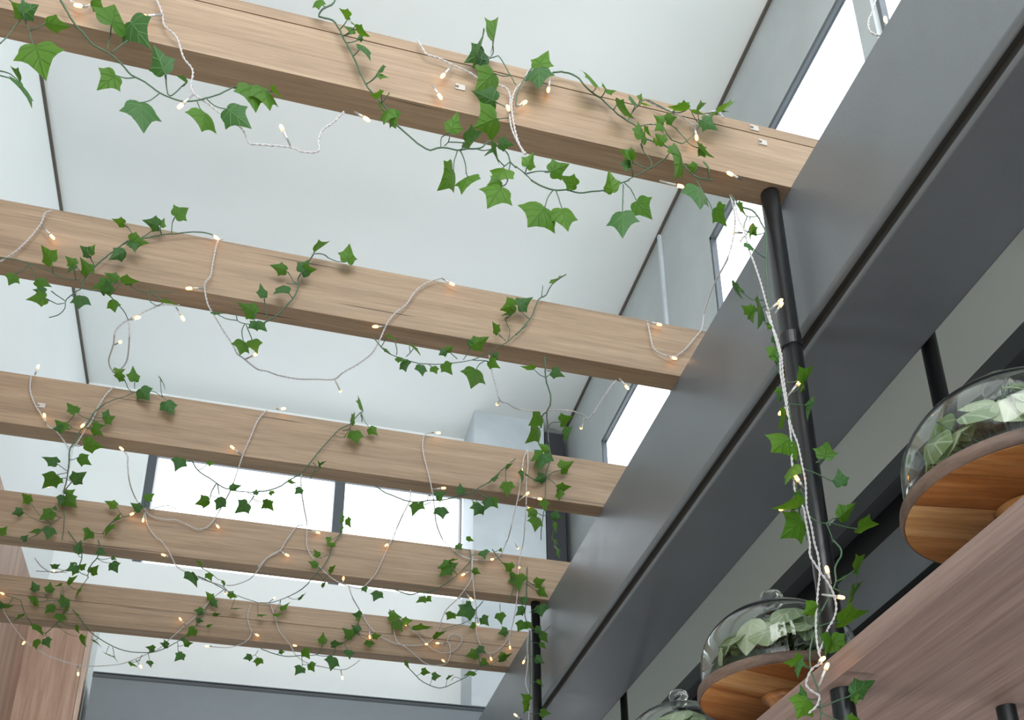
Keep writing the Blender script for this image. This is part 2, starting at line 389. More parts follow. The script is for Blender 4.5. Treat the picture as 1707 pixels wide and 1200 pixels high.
# shelf and poles
o = MB().box((.7295, -.6, Z(.583)), (1.07, 3.3, Z(.617))).obj('hanging_shelf', M['shelf'], origin=(.9, 1.3, Z(.583)), bevel=.0008)
tag(o, 'long brown wooden shelf hung on black poles at the lower right', 'shelf')
def pole(x, y, r, z0, z1, label, sleeve=None):
    t = thing('black_pole', label, 'pole', (x, y, Z(z0)), 'black poles beside the steel beam')
    MB().tube([Vector((x, y, Z(z0))), Vector((x, y, Z(z1)-.0005))], r, 28).obj('rod', M['pole'], t)
    for p in t.children[0].data.polygons: p.use_smooth = len(p.vertices) == 4
    if sleeve: MB().lathe([(r+.0002, -.013), (r+.0012, -.012), (r+.0012, .012), (r+.0002, .013)], (x, y, Z(sleeve)), 28).obj('joint_sleeve', M['pole'], t, smooth=False)
pole(.756, 1.176, .0155, -.1, 1.5, 'black pole wound with ivy and string lights, from nearest timber beam to shelf', 1.18)
pole(.751, 2.663, .0135, -.1, 1.5, 'black pole standing in ivy under the fourth timber beam beside the steel beam')
pole(1.011, 1.174, .0135, -.1, 1.5, 'black rear pole coming down behind the largest glass dome')
pole(1.012, 2.676, .0105, -.1, 1.5, 'thin black rear pole left of the farthest glass dome')

# cake stands with glass domes
def stand(cx, cy, rad, which, dome):
    zt = Z(.70)
    t = thing('cake_stand', dome + ' wooden cake stand with dark live edge on the shelf', 'cake stand', (cx, cy, Z(.617)), 'cake stands on the shelf')
    ri = rad-.001
    cuts = [-ri, -.42*rad, .05*rad, .52*rad, ri]
    for k in range(4):
        a, b_ = cuts[k]+(.0003 if k else 0), cuts[k+1]-(.0003 if k < 3 else 0)
        n = 10; xs = [a+(b_-a)*j/n for j in range(n+1)]
        up = [(x, math.sqrt(max(0, ri*ri-x*x))) for x in xs]; lo = [(x, -y) for x, y in reversed(up)]
        pl = [(y, x) for x, y in up + lo]
        q = []
        for p in pl:
            if not q or math.hypot(p[0]-q[-1][0], p[1]-q[-1][1]) > 1e-5: q.append(p)
        if math.hypot(q[0][0]-q[-1][0], q[0][1]-q[-1][1]) < 1e-5: q.pop()
        mb = MB(); n = len(q)
        mb.v = [(x, y, 0) for x, y in q] + [(x, y, .017) for x, y in q]
        mb.f = [tuple(reversed(range(n))), tuple(range(n, 2*n))] + [(i, (i+1) % n, n+(i+1) % n, n+i) for i in range(n)]
        pk = mb.obj('plank', M['acacia'][(k+which) % 3]); pk.parent = t; pk.location = (0, 0, zt - Z(.617)); pk.rotation_euler = (0, 0, (-.14, .22, .1)[which])
    rim = [(rad-.0005, .0005), (rad+.0015, .001), (rad+.004, .009), (rad+.003, .018), (rad-.0005, .0185), (rad-.0005, .0005)]
    MB().lathe(rim, (cx, cy, zt), 72).obj('rim', M['bark'], t, smooth=True)
    h = .70-.617
    MB().lathe([(0, .0005), (.052, .0005), (.054, .006), (.050, .011), (.026, .018), (.020, .030), (.019, h-.020), (.026, h-.010), (.036, h-.0015), (0, h-.0012)], (cx, cy, Z(.617)), 40).obj('pedestal', M['acacia'][which % 3], t, smooth=True)
    # glass dome
    d = thing('glass_dome', 'clear glass dome with knob on the ' + dome + ' cake stand', 'glass dome', (cx, cy, zt+.0175), 'glass domes on the cake stands')
    R, H0, H1, th = rad-.006, .045, .100, .0018
    outer = [(R-.002, 0), (R, .004), (R+.001, .02), (R, H0)] + [(R*math.cos(a), H0+H1*math.sin(a)) for a in [math.radians(x) for x in range(8, 88, 8)]] + [(.0005, H0+H1)]
    inner = [(max(.0004, r-th), z-(th if z > H0+.6*H1 else th*.4 if z > H0 else 0)) for r, z in outer]; inner[0] = (R-.002-th, 0)
    MB().lathe(outer + inner[::-1] + [outer[0]], (cx, cy, zt+.018), 64).obj('bell', M['dome'], d, smooth=True)
    kz = zt+.018+H0+H1+.0004
    MB().lathe([(.0003, 0), (.011, 0), (.009, .004), (.010, .008), (.018, .013), (.0205, .020), (.018, .027), (.009, .032), (.0003, .033)], (cx, cy, kz), 32).obj('knob', M['dome'], d, smooth=True)
    # plant inside
    pt = thing('variegated_plant', 'pale variegated leafy plant inside the glass dome of the ' + dome + ' cake stand', 'plant', (cx, cy, zt+.0175), 'plants under the glass domes')
    MB().lathe([(.0003, .0005), (.045, .0005), (.048, .008), (.036, .016), (.0003, .022)], (cx, cy, zt+.0175), 24).obj('moss_mound', M['soil'], pt, smooth=True)
    st_ = MB(); rnd = random.Random(which*5+2)
    for k in range(64):
        a = k*2.399+which; u = .04+.93*((k*23) % 64)/64          # over the inside of the bell, from rim to crown
        el = math.radians(4+82*u**.85); L = rnd.uniform(.045, .085); f = rnd.uniform(.80, .97)
        base = Vector((cx+(R-.008)*f*math.cos(el)*math.cos(a), cy+(R-.008)*f*math.cos(el)*math.sin(a), zt+.020+.03*f+(H1-.004)*f*math.sin(el)))
        nrm = Vector((math.cos(el)*math.cos(a), math.cos(el)*math.sin(a), math.sin(el)*1.1)).normalized()
        tw = rnd.uniform(0, 6.283); yv = nrm.orthogonal().normalized(); yv = Matrix.Rotation(tw, 3, nrm) @ yv
        yv = (yv - nrm*.25*rnd.random()).normalized(); nv = (nrm + yv*.3*rnd.uniform(-1, .4)); nv = (nv - yv*nv.dot(yv)).normalized(); xv = yv.cross(nv)
        base = base - yv*L*.35
        c0 = Vector((cx, cy, zt+.05)); far = max((base+yv*L*q_ - c0).length for q_ in (0, .5, 1))
        if far > (R-.010): base = c0 + (base-c0)*((R-.011)/far); L *= .85
        if base.z < zt+.03: base.z = zt+.03
        lf = bpy.data.objects.new('leaf', VARM[k % len(VARM)]); COL.objects.link(lf); lf.parent = pt
        lf.rotation_euler = Matrix((xv, yv, nv)).transposed().to_euler(); lf.scale = (L*1.15, L, L); lf.location = base - Vector(pt.location)
        st_.tube([Vector((cx+.012*math.cos(a), cy+.012*math.sin(a), zt+.032)), (base+Vector((cx, cy, zt+.05)))/2+Vector((0,0,.008)), base], .0011, 5)
    st_.obj('stem', M['stem'], pt, smooth=True)

# ------------------------------------------------------------------ leaf meshes
def leaf_mesh(name, half, mt, fold, droop, twist=0, ins=.55):
    """half: right side outline from the base notch to the tip (tip on x=0)"""
    me = bpy.data.meshes.new(name)
    C = (0, .26)
    ol = half + [(-x, y) for x, y in reversed(half[1:-1])]
    def h(x, y): return -fold*abs(x)**1.1 - droop*(y-.2)**2 - .12*x*x + twist*x*y + .03*math.sin(9*y)*abs(x)
    vs = [(C[0], C[1], h(*C))]; n = len(ol); fs = []
    for x, y in ol:
        mx, my = C[0]+(x-C[0])*ins, C[1]+(y-C[1])*ins
        vs.append((mx, my, h(mx, my)+.012)); 
    for x, y in ol: vs.append((x, y, h(x, y)))
    for i in range(n):
        j = (i+1) % n
        fs.append((0, 1+i, 1+j)); fs.append((1+i, 1+n+i, 1+n+j)); fs.append((1+i, 1+n+j, 1+j))
    me.from_pydata(vs, [], fs); me.materials.append(mt)
    for p in me.polygons: p.use_smooth = True
    return me
H1_ = [(0,.0), (.09,-.07), (.22,-.09), (.32,-.02), (.37,.10), (.40,.21), (.54,.36), (.38,.42), (.26,.52), (.14,.74), (0,1.0)]
H2_ = [(0,.02), (.10,-.05), (.24,-.05), (.33,.03), (.38,.14), (.42,.25), (.52,.43), (.36,.46), (.23,.56), (.10,.80), (0,1.0)]
H3_ = [(0,.0), (.12,-.09), (.27,-.12), (.38,-.04), (.43,.08), (.46,.17), (.56,.28), (.41,.37), (.28,.48), (.13,.72), (0,1.0)]
H4_ = [(0,.0), (.08,-.03), (.18,.0), (.26,.08), (.31,.18), (.34,.28), (.42,.40), (.31,.46), (.21,.56), (.11,.78), (0,1.0)]
LM = []
for mt in ('leaf', 'leaf2'):
    for i, (hh, fo, dr, tw) in enumerate(((H1_, .16, .16, .06), (H2_, .26, .06, -.08), (H3_, .10, .24, .1), (H4_, .34, .10, -.1), (H1_, -.08, .20, -.12), (H3_, .30, .0, .05))):
        LM.append(leaf_mesh('ivy_leaf_%s_%d' % (mt, i), hh, M[mt], fo, dr, tw))
HV = [(0,0), (.16,.02), (.28,.12), (.36,.28), (.37,.45), (.30,.62), (.18,.80), (.07,.93), (0,1.0)]
VARM = [leaf_mesh('variegated_leaf_%d' % i, HV, M['varleaf'], f_, d_, t_) for i, (f_, d_, t_) in enumerate(((.25,.35,.1), (.1,.5,-.1), (.4,.2,0)))]

stand(.850, .885, .1375, 0, 'largest, right-hand')
stand(.828, 1.458, .1345, 1, 'middle')
stand(.832, 1.885, .125, 2, 'farthest')

# ------------------------------------------------------------------ ivy and string lights
# ---- plants and lights, measured in 4x enlargements (ox, oy) of the photograph ----
# V = stem, L = leaf (base, tip, width factor), W = wire, B = bulb (where it leaves the wire, tip)
VINES = [
 dict(label='ivy garland trailing over the left half of the nearest timber beam', z=None, D={
 (0,0):('''V 400,0 490,150 560,230 620,300 720,350 800,420 870,495 960,545 1060,615 1210,670 1360,650 1480,610 1545,575
V 160,-60 150,95 100,170 50,240 0,290
V 0,470 70,490 130,545
V 0,500 60,515 130,545
V 20,-40 150,95 220,300
V 590,-50 690,60 735,165 710,330
V 870,250 800,300 735,350
V 1100,490 1100,560 1125,635 1230,545''',
 '''150,90 60,0|150,90 265,30|300,150 465,180 1.1|240,295 290,490 1.1|735,165 775,5|860,140 975,300|1090,485 1010,290|765,495 650,585|925,675 955,855|1355,745 1335,870 1.2|1500,720 1655,835|1240,545 1160,500 .6|130,545 235,690 .45|130,540 68,435 .4|610,0 685,70|1650,560 1700,720 .9|1740,575 1790,725 .9|1800,600 1880,660 .6''')}),
 dict(label='ivy garland crossing the middle and right of the nearest timber beam, leaves hanging below it', z=None, D={
 (430,0):('''V 510,0 490,30 430,60 400,110 440,120 495,135 530,180 570,260 610,330 650,420 690,510 730,580 800,660 850,720 910,815 1000,900 1080,965 1140,993 1220,975 1320,993 1390,985 1470,980 1540,935 1640,1000 1670,1070 1707,1110
V 1275,875 1215,910 1210,970
V 1370,945 1260,940 1235,965
V 1320,1000 1300,1060 1295,1120
V 1340,1000 1370,1070 1378,1150
V 1555,270 1555,350 1540,385 1590,370 1620,410 1660,480 1707,560
V 1640,710 1570,670
V 1660,780 1580,785
V 1670,1070 1630,1100 1600,1140
V 1670,1080 1650,1191''',
 '''400,0 402,62|605,110 530,60 .8|650,190 735,250 .8|640,200 560,170 .7|690,300 755,390 .6|690,250 650,260|800,480 825,410 .5|800,490 870,515 .6|820,620 745,640 .7|850,640 870,600 .5|870,720 830,820 .8|880,740 905,845 .8|800,700 830,760 .5|650,170 605,130 .5|1555,275 1590,115 .6|1440,370 1525,200 .5|1500,350 1380,400|1560,480 1450,590|1570,670 1415,600|1275,875 1325,735 1.2|1580,780 1430,845|1370,935 1500,880 .9|1545,985 1500,1030 .6|1545,985 1600,1090 .4|1600,950 1700,960|1290,1120 1215,1260 .8|1395,1165 1335,1260 .7|1640,1120 1540,1200 .9'''),
 (860,0):('''V 0,700 15,600 70,500 120,440
V 245,480 300,475 370,490 420,520 450,560 500,610 560,650 610,695 680,760 740,800 800,835 830,900 940,950 980,960 1040,1000 1110,1090 1190,1170 1300,1191
V 800,835 900,820
V 825,950 850,1010 900,1070 885,1115
V 770,1070 880,1115 940,1080 1000,1040
V 880,1115 800,1160 740,1191
V 1030,925 1100,950 1130,935 1185,880 1240,800 1330,740
V 1060,850 1130,930
V 740,800 800,700 860,660 950,700 1050,750
V 1150,720 1200,755 1330,740
V 0,1100 60,1150 100,1191
V 60,1150 75,1105
V 70,1150 130,1135 230,1135''',
 '''150,445 215,320 1.1|150,450 150,565 1.2|540,570 440,435 .35|600,590 570,540 .6|590,600 670,595 .6|790,690 750,610 .6|820,660 835,615|830,680 910,710 .5|665,690 770,795 .5|1130,730 1005,710 .6|1090,700 1155,665 .6|1200,740 1260,680 .5|1160,740 1240,755 .4|1330,740 1475,685 .5|1340,725 1420,735 .4|1230,790 1340,858|830,920 825,790 .7|980,810 910,760|1000,790 1075,770|970,830 920,860|980,945 920,880|850,860 900,910 .6|910,920 950,970 .6|770,1060 685,990 .9|760,1060 770,970 .6|740,1060 730,1130|1090,1010 1075,1175 .7|1030,980 1060,1050 .5|1200,1110 1125,1095|1210,975 1300,1060 .5|1215,980 1250,1040|1260,1080 1290,1140 .5|70,1105 120,1005 1.2|230,1135 360,1080 1.1|400,1225 290,1165 1.1|640,1275 610,1125 1.2'''),
 (860,300):('''V 100,0 170,40 250,65 330,65 420,85 500,75 600,65 700,20 750,0
V 1190,0 1240,80 1290,170 1320,260
V 250,65 215,110 190,180
V 265,70 280,110 305,190
V 710,30 708,120 705,210
V 720,20 760,60 800,140''',
 '''190,180 80,310 1.15|305,190 345,340|705,210 703,365|800,140 895,250|1200,40 1225,190 .8|1325,180 1380,305 .9'''),
 (430,300):('''V 1655,0 1640,30 1610,45''','''1600,0 1515,35|1610,45 1525,165 1.1''')}),
 dict(label='ivy garland hanging down the nearest black pole beside the shelf', z=1.135, D={
 (860,300):('''V 1420,100 1480,170 1560,200 1600,240 1650,340 1660,420 1655,560 1665,700 1670,820 1700,960
V 1450,150 1530,240 1590,240
V 1530,240 1510,330 1600,360 1650,345
V 1500,740 1560,790 1640,795 1670,820
V 1560,880 1620,850 1670,825''',
 '''1470,160 1510,230 .5|1550,300 1540,400 .6|1560,320 1590,370|1540,420 1575,480 .6|1500,380 1480,410 .4|1500,740 1400,660 .4|1430,690 1490,795 .6|1560,880 1490,830|1550,850 1560,945 .7|1610,800 1630,975 .3|1690,950 1665,990'''),
 (1277,300):('''V 10,870 40,980 60,1110 65,1191''','''40,980 5,960|45,1030 70,1090|60,1110 15,1170|70,1130 85,1185'''),
 (1277,600):('''V 60,0 110,150 150,290 170,520 190,690 215,975 240,1060 270,1191
V 150,290 200,295 255,300
V 330,680 385,650
V 250,720 340,755 430,800 520,830
V 395,1080 440,1080 520,1105 600,1115
V 270,1020 340,1070 395,1080 440,1050 490,1045
V 395,1080 420,1130 440,1191''',
 '''240,160 315,38 .6|245,120 262,205 .5|100,200 50,210|95,220 85,285 .7|255,300 315,230 .5|265,300 275,405 .5|130,350 95,460 .6|155,520 35,610 1.2|385,650 410,525|190,690 120,815 .8|500,830 480,715 1.3|215,975 35,985 .7|240,1060 115,1170 1.1|480,1045 600,945|610,1110 750,1090 .8|40,-30 100,20 .7|240,900 180,1000 .7'''),
 (1277,900):('''V 440,0 490,50 500,100 460,180 460,280 430,350 380,450 350,500 335,575 295,700 295,850 340,980 360,1110 360,1191
V 480,270 540,235 590,200
V 450,320 500,345 590,335
V 335,575 440,545 560,510
V 340,620 430,660
V 360,1110 440,1075 560,1030
V 365,1140 420,1170 460,1191''',
 '''590,190 670,95 .7|595,210 600,260 .5|590,330 545,435 .5|590,340 650,270 .5|480,545 685,475 .9|430,660 560,755 1.1|430,650 390,770 .6|340,430 250,490 1.1|235,800 120,820 .8|215,800 200,910 .6|220,800 195,730 .6|270,1050 205,1185 1.2|260,1040 230,950 .8|565,1020 730,930|570,1010 600,1090 1.1|540,1191 630,1185|470,270 530,225 .4''')}),
 dict(label='ivy garland bunched on the left end of the second nearest timber beam', z=None, D={
 (0,300):('''V 0,515 100,525 200,555 300,590 400,640 470,660 530,660
V 190,560 150,600 100,625
V 200,565 235,655
V 540,715 560,650 620,580 700,510 780,450 860,395 950,385 1090,360 1170,355 1250,345 1330,345 1400,360 1440,385
V 540,715 440,790 430,850 380,895 325,910
V 295,780 380,820 425,815
V 340,735 430,800
V 600,520 625,565
V 700,740 760,800 820,870 850,925
V 540,715 600,730 700,740
V 970,745 1000,810 1030,830
V 990,735 1060,740 1150,742
V 980,740 1040,770 1080,810
V 900,385 830,290
V 935,385 1000,340 1050,300
V 1135,355 1140,280 1160,240''',
 '''820,290 735,260|1050,300 940,265|1060,300 1090,250|1160,240 1250,178|860,400 985,415|880,400 890,470|830,470 725,525|590,490 520,430|600,480 630,425|345,545 270,430 1.1|500,560 430,500|490,565 440,610 .6|585,615 530,510 1.2|95,625 60,690 1.2|240,665 340,700 .9|300,780 170,785|300,740 215,725|780,660 690,610|730,690 610,710|700,740 680,640 .9|800,670 920,675 .9|850,690 855,630|540,765 520,850 1.2|740,790 760,870 1.2|1080,810 1190,830 .3|700,740 740,775 .5''')}),
 dict(label='ivy sprig climbing the middle of the second nearest timber beam', z=None, D={
 (430,300):('''V -60,960 0,960 60,935 120,900 180,840 240,770 270,700 265,660 290,610 350,520 370,490 430,490 465,515
V 200,610 240,680 265,690 190,685
V 40,775 60,910''',
 '''375,475 475,405 .5|590,540 610,415 1.1|185,600 80,560 1.1|290,610 350,520|300,600 395,595|180,700 100,755 .8|40,775 15,680 1.3|-10,935 60,1000'''),
 (0,300):('''V 1565,885 1570,930 1620,950 1707,960
V 1620,950 1600,1000 1610,1065
V 1630,960 1670,1060''',
 '''1690,880 1570,810|1410,870 1500,885 .4|1700,950 1640,980|1610,1065 1590,1155 1.1|1670,1060 1700,1140 1.1''')}),
 dict(label='ivy garland dipping under the right half of the second nearest timber beam', z=None, D={
 (430,300):('''V 1780,960 1707,1020 1650,1070 1560,1120 1480,1165 1420,1190
V 1635,920 1665,1000 1655,1070
V 1580,1010 1640,1065
V 1410,1100 1360,1190
V 1260,1130 1320,1185
V 760,1035 830,1120 890,1160 960,1180 980,1191
V 1000,1080 1030,1110 980,1170
V 900,1050 920,1120 915,1160''',
 '''1700,830 1600,860|1690,880 1610,900 .5|1585,1010 1545,935 .9|1410,1100 1530,1035 1.1|1410,1090 1380,1050|1250,1130 1295,1095|1240,1130 1195,1160|1000,1080 1085,1150 .3|830,1120 890,1160 .4|850,1035 925,1065 .5|920,1175 990,1200 .7|1720,830 1820,775 1.1|1560,1150 1590,1191'''),
 (860,300):('''V 0,1025 60,960 110,890 150,790 200,760 240,690 330,625
V 170,770 180,700''','''250,680 320,628 .25'''),
 (430,600):('''V 980,0 1050,20 1130,28 1250,25 1330,15 1420,0
V 1505,5 1465,30 1445,60
V 1420,0 1505,5 1530,10''',
 '''960,10 980,80|1080,35 1090,110|1160,45 1185,95|1230,25 1285,95|1440,60 1418,175 1.2|1530,10 1600,55''')}),
 dict(label='ivy strand falling across the right end of the third timber beam', z=None, D={
 (860,600):('''V 190,-20 200,130 230,240 225,300 205,345 210,440 215,530 225,600 230,650 200,760 195,900 185,1000 170,1100 165,1191
V 205,70 240,75
V 215,440 240,415 295,410
V 215,450 260,460 320,485
V 205,345 175,370 170,450
V 210,770 250,740 295,730
V 210,780 250,810 275,840
V 125,1000 180,1030 220,1020
V 245,1050 250,1120 240,1191''',
 '''120,60 30,50 .6|240,75 325,110|300,410 380,370|165,370 95,430|150,450 80,550 .9|320,500 390,440 .8|215,600 145,550|180,620 100,660|185,620 150,735 .8|200,770 120,800|300,720 385,670|275,850 370,840|180,930 200,1000|230,1030 315,1045|260,1040 270,985|125,985 80,1040|135,1040 130,1130|50,740 40,815 .7|60,760 100,775 .5|290,860 285,930|250,1090 270,1150 .5|245,1140 230,1190 .5'''),
 (860,900):('''V 245,-10 270,60 285,120''','''250,0 290,40 .5|260,40 290,80 .6|275,70 285,120 .7''')}),
 dict(label='long ivy garland hanging down at the left from the third timber beam past the fourth', z=None, D={
 (0,600):('''V 690,290 760,260 830,240 890,215 960,210 1010,205 1060,235 1110,270
V 825,130 850,190 880,215
V 890,140 890,190
V 690,290 620,350 580,420 530,470 480,560 460,600 455,700 440,800 425,870 420,960 425,1030 420,1120 410,1191
V 440,420 500,460 530,465
V 375,685 445,735
V 375,760 445,745
V 390,785 440,780
V 480,800 430,860
V 340,1080 410,1040''',
 '''820,120 750,100|760,90 830,60|890,140 880,38 1.2|1060,115 1110,195 .3|930,190 990,270|1100,275 1150,370|500,350 440,275|500,340 535,310|690,400 765,370|700,380 720,320|430,460 360,390|420,450 345,460|610,450 680,500|620,440 700,430|560,560 690,575 1.1|520,640 605,695|375,680 275,630 .9|375,760 280,850|395,780 370,830|480,800 575,740|430,900 510,980|440,890 500,855|420,900 385,960|200,940 140,880 1.1|150,1000 75,1020 1.2|350,1000 260,1055|360,990 370,960|265,1120 185,1140 .8|330,1110 315,1185 1.3|0,1150 50,1100|150,1191 190,1155''')}),
 dict(label='ivy strand hanging below the third timber beam before the bright window', z=None, D={
 (0,600):('''V 1270,665 1310,730 1400,790 1470,840 1520,855 1590,870 1680,875 1720,872
V 1430,820 1400,870 1390,910
V 1440,820 1450,890
V 1680,900 1650,945''',
 '''1195,655 1160,730|1200,660 1235,700|1390,670 1385,700 1.8|1385,930 1290,955|1480,910 1430,990 1.1|1520,850 1600,830|1640,950 1560,1010 1.1|1690,890 1700,850'''),
 (430,600):('''V 0,870 60,865 140,840 200,800 260,765 290,745 330,700 400,610 470,530 540,460 600,430 630,400 680,345
V 560,465 620,460
V 365,680 385,700 350,780''',
 '''690,330 672,230 .6|620,415 650,340 .7|690,360 695,420 .3|640,470 655,560|740,450 795,500|410,720 390,660 .5|405,700 460,670 .5|350,780 380,730 .3|570,510 600,460 .3|285,850 240,890|200,800 260,820 .7|90,865 85,900 1.2|60,940 100,995 1.2|70,935 25,985''')}),
 dict(label='ivy strand looping under the right half of the third timber beam', z=None, D={
 (430,600):('''V 775,830 830,870 900,900 980,930 1050,940 1120,930 1230,925 1310,905 1400,880 1480,835 1550,795 1600,740 1660,690 1707,650
V 1640,730 1640,800
V 1100,960 1150,940''',
 '''1060,945 1020,1025|1065,950 1105,990|1210,975 1225,1055 1.3|1180,900 1250,870|1190,900 1210,940|1130,890 1160,910 .4|1340,880 1340,810 1.2|1480,960 1430,1030|1470,960 1400,980|1540,910 1500,990 1.1|1545,920 1585,980|1650,810 1650,900 1.1|1640,720 1690,685 .8|1550,795 1600,735 .6''')}),
 dict(label='small ivy sprig on the fourth beam, right of the long hanging garland', z=None, D={
 (0,600):('''V 990,995 1060,970 1130,965 1170,990
V 680,1150 720,1090 790,1050 850,1030 920,1000 970,960 990,995''',
 '''600,1130 560,1190 1.2|770,965 690,930|930,990 860,945|960,920 1025,880|750,1060 800,1005 .5|735,1090 685,1160 .6''')}),
 dict(label='ivy strand drooping from the fourth beam on to the middle of the lowest beam', z=None, D={
 (430,600):('''V 560,1140 520,1170 480,1191''','''550,1070 550,990 .5|590,1050 610,1110 .8|545,1130 560,1080 .6|460,1190 490,1165'''),
 (430,900):('''V 560,-60 490,45 470,110 430,180 395,215 350,260 320,300 250,350 150,395 80,415 0,415
V 410,120 460,100
V 395,215 430,260 440,290''',
 '''490,40 450,0|490,40 515,10|400,110 370,60 1.2|395,170 330,140|475,215 520,165 .7|425,310 455,275 .8|145,450 215,410 .6|100,490 175,485 .6|0,495 70,490 .6|270,390 325,350 .6|700,310 715,345 1.3|800,340 765,400 1.2'''),
 (0,900):('''V 1330,180 1410,230
V 1310,240 1400,280 1500,335 1590,375 1707,415''',
 '''1265,215 1305,315 .9|1330,180 1290,125 .5|1375,220 1400,270 1.1|1480,270 1485,310 .8|1510,355 1570,380|1530,450 1610,448 .3''')}),
 dict(label='ivy cluster on the left end of the lowest timber beam over the wooden wall', z=None, D={
 (0,900):('''V 450,-60 540,90 520,200 580,240 575,260 530,320 500,380
V 650,0 660,60 640,120 600,170 580,240
V 140,400 160,470 200,540 240,590 300,620 305,660
V 300,620 350,575 400,520 430,460 460,430 440,400 330,400 260,410
V 320,400 290,350
V 240,205 340,210 440,215
V 0,355 60,370 140,400''',
 '''510,90 540,0 1.1|650,70 710,95|740,115 770,130|740,150 775,215 1.1|360,180 325,160|360,180 400,160|510,170 435,205|500,190 480,235|530,190 575,155|600,215 655,165|240,335 210,270 1.2|325,345 335,275 1.1|410,290 365,310 .6|450,295 520,235 .8|415,310 450,290 .4|525,320 490,385 .5|240,400 180,370|220,400 255,440 1.2|360,430 295,485 1.1|430,430 405,350 1.1|430,420 395,450|400,490 400,550 1.2|435,470 465,430 .6|20,450 0,400|30,440 90,440 .6|160,500 85,540 .5|500,480 540,505 .5|220,560 295,625 .6|235,660 240,725 .9|300,655 325,715|500,570 520,620 .7|525,640 570,710 .7''')}),
 dict(label='ivy strand curving below the left part of the lowest timber beam', z=None, D={
 (0,900):('''V 480,460 530,520 580,590 640,640 740,700 840,735 960,745 1060,730 1180,670 1250,620 1300,560 1340,500 1380,430
V 980,745 990,800
V 940,760 920,805
V 1175,680 1180,740
V 1350,480 1410,490
V 720,700 700,750
V 745,710 760,780''',
 '''620,660 680,705 .4|725,765 665,740 .4|745,765 790,808 .4|855,805 915,838 .5|990,800 1000,840 1.3|1020,720 960,705|1010,715 985,745|1110,700 1055,680|1100,690 1085,655|1210,750 1155,800 1.1|1220,690 1280,680 1.2|1290,590 1230,640|1205,645 1225,680|1340,470 1280,465|1330,470 1300,500|1410,495 1465,490 .7|1300,530 1350,540|1370,570 1415,550 .7|1405,395 1360,340 1.1|1400,400 1440,450''')}),
 dict(label='ivy strand hanging below the middle of the lowest timber beam', z=None, D={
 (430,900):('''V 20,720 100,750 190,770 280,765 380,760 410,740 430,680
V 290,770 295,830
V 660,560 640,620 580,670 520,690 500,760 440,768 380,760''',
 '''425,680 430,605 1.2|625,640 560,580 1.2|670,600 615,560|680,500 620,490 1.1|670,510 650,540|490,700 570,685 .8|600,730 610,785 1.3|300,725 340,785 1.2|140,740 180,742|500,775 485,860 1.3|290,840 245,890 1.1|340,820 375,875 1.1|735,665 740,715 1.4|760,640 820,630 1.1|10,780 -10,835 1.3'''),
 (0,900):('''V 1707,730 1690,760 1665,770''','''1665,770 1610,785 1.2''')}),
 dict(label='ivy garland tangled with string lights at the right of the two lowest timber beams', z=None, D={
 (430,900):('''V 910,330 1000,360 1080,345 1150,340 1240,290 1310,240 1370,180 1410,130 1400,60
V 1490,405 1450,450 1380,540 1290,570 1230,590 1190,640
V 870,500 960,540 1030,590 1160,585
V 1550,60 1600,130 1660,200 1690,300 1660,420
V 1600,420 1605,480
V 970,820 1020,870 1080,930 1160,970 1220,978 1290,950 1370,910 1440,870 1480,830
V 1280,930 1300,905 1345,920''',
 '''1110,380 1045,410 .8|1120,380 1150,410 1.2|1280,170 1200,240|1275,165 1185,185|1280,170 1330,150|1270,140 1330,130 .6|1490,70 1500,120 1.6|1600,60 1615,80 1.2|1420,200 1475,225 1.1|1680,190 1620,150 1.1|1670,215 1700,260|1420,450 1310,500 1.1|1400,440 1420,490|1410,430 1350,460|1285,480 1250,530|1480,515 1530,570|1600,485 1610,555 1.1|1650,600 1590,620 1.1|1440,560 1400,580 1.2|1450,750 1375,765 1.2|1455,710 1510,750|1600,790 1690,755 .8|1600,760 1650,800|1480,800 1530,825|870,500 955,510|910,540 960,610|960,540 1025,530|1030,590 1160,585 .6|1170,655 1250,600 .6|1085,870 1145,880|1155,900 1215,900 1.1|1250,925 1300,890 .5|1430,875 1360,890 .8|970,815 1010,865 .5|1320,30 1350,70|1380,-10 1430,10 .8''')}),
 dict(label='ivy garland wound round the far black pole under the fourth timber beam', z=2.635, D={
 (860,900):('''V 75,180 70,380 60,500 90,600 90,750 95,900 90,1050 85,1191
V 75,270 120,300
V 75,290 140,340
V 90,480 160,430
V 95,600 150,620
V 90,770 130,780''',
 '''10,230 20,330 1.2|130,290 200,260 1.1|150,330 210,380 1.1|60,375 45,430 1.3|160,430 170,510 1.3|60,450 0,500|50,540 10,610|60,545 120,590|130,580 180,620|160,610 210,680 1.1|160,680 200,720|235,560 245,600 .5|130,780 190,820 1.1|155,925 180,975 .7|90,1060 30,1015|85,1080 50,1150 .8|165,1140 235,1150 1.1''')}),
]
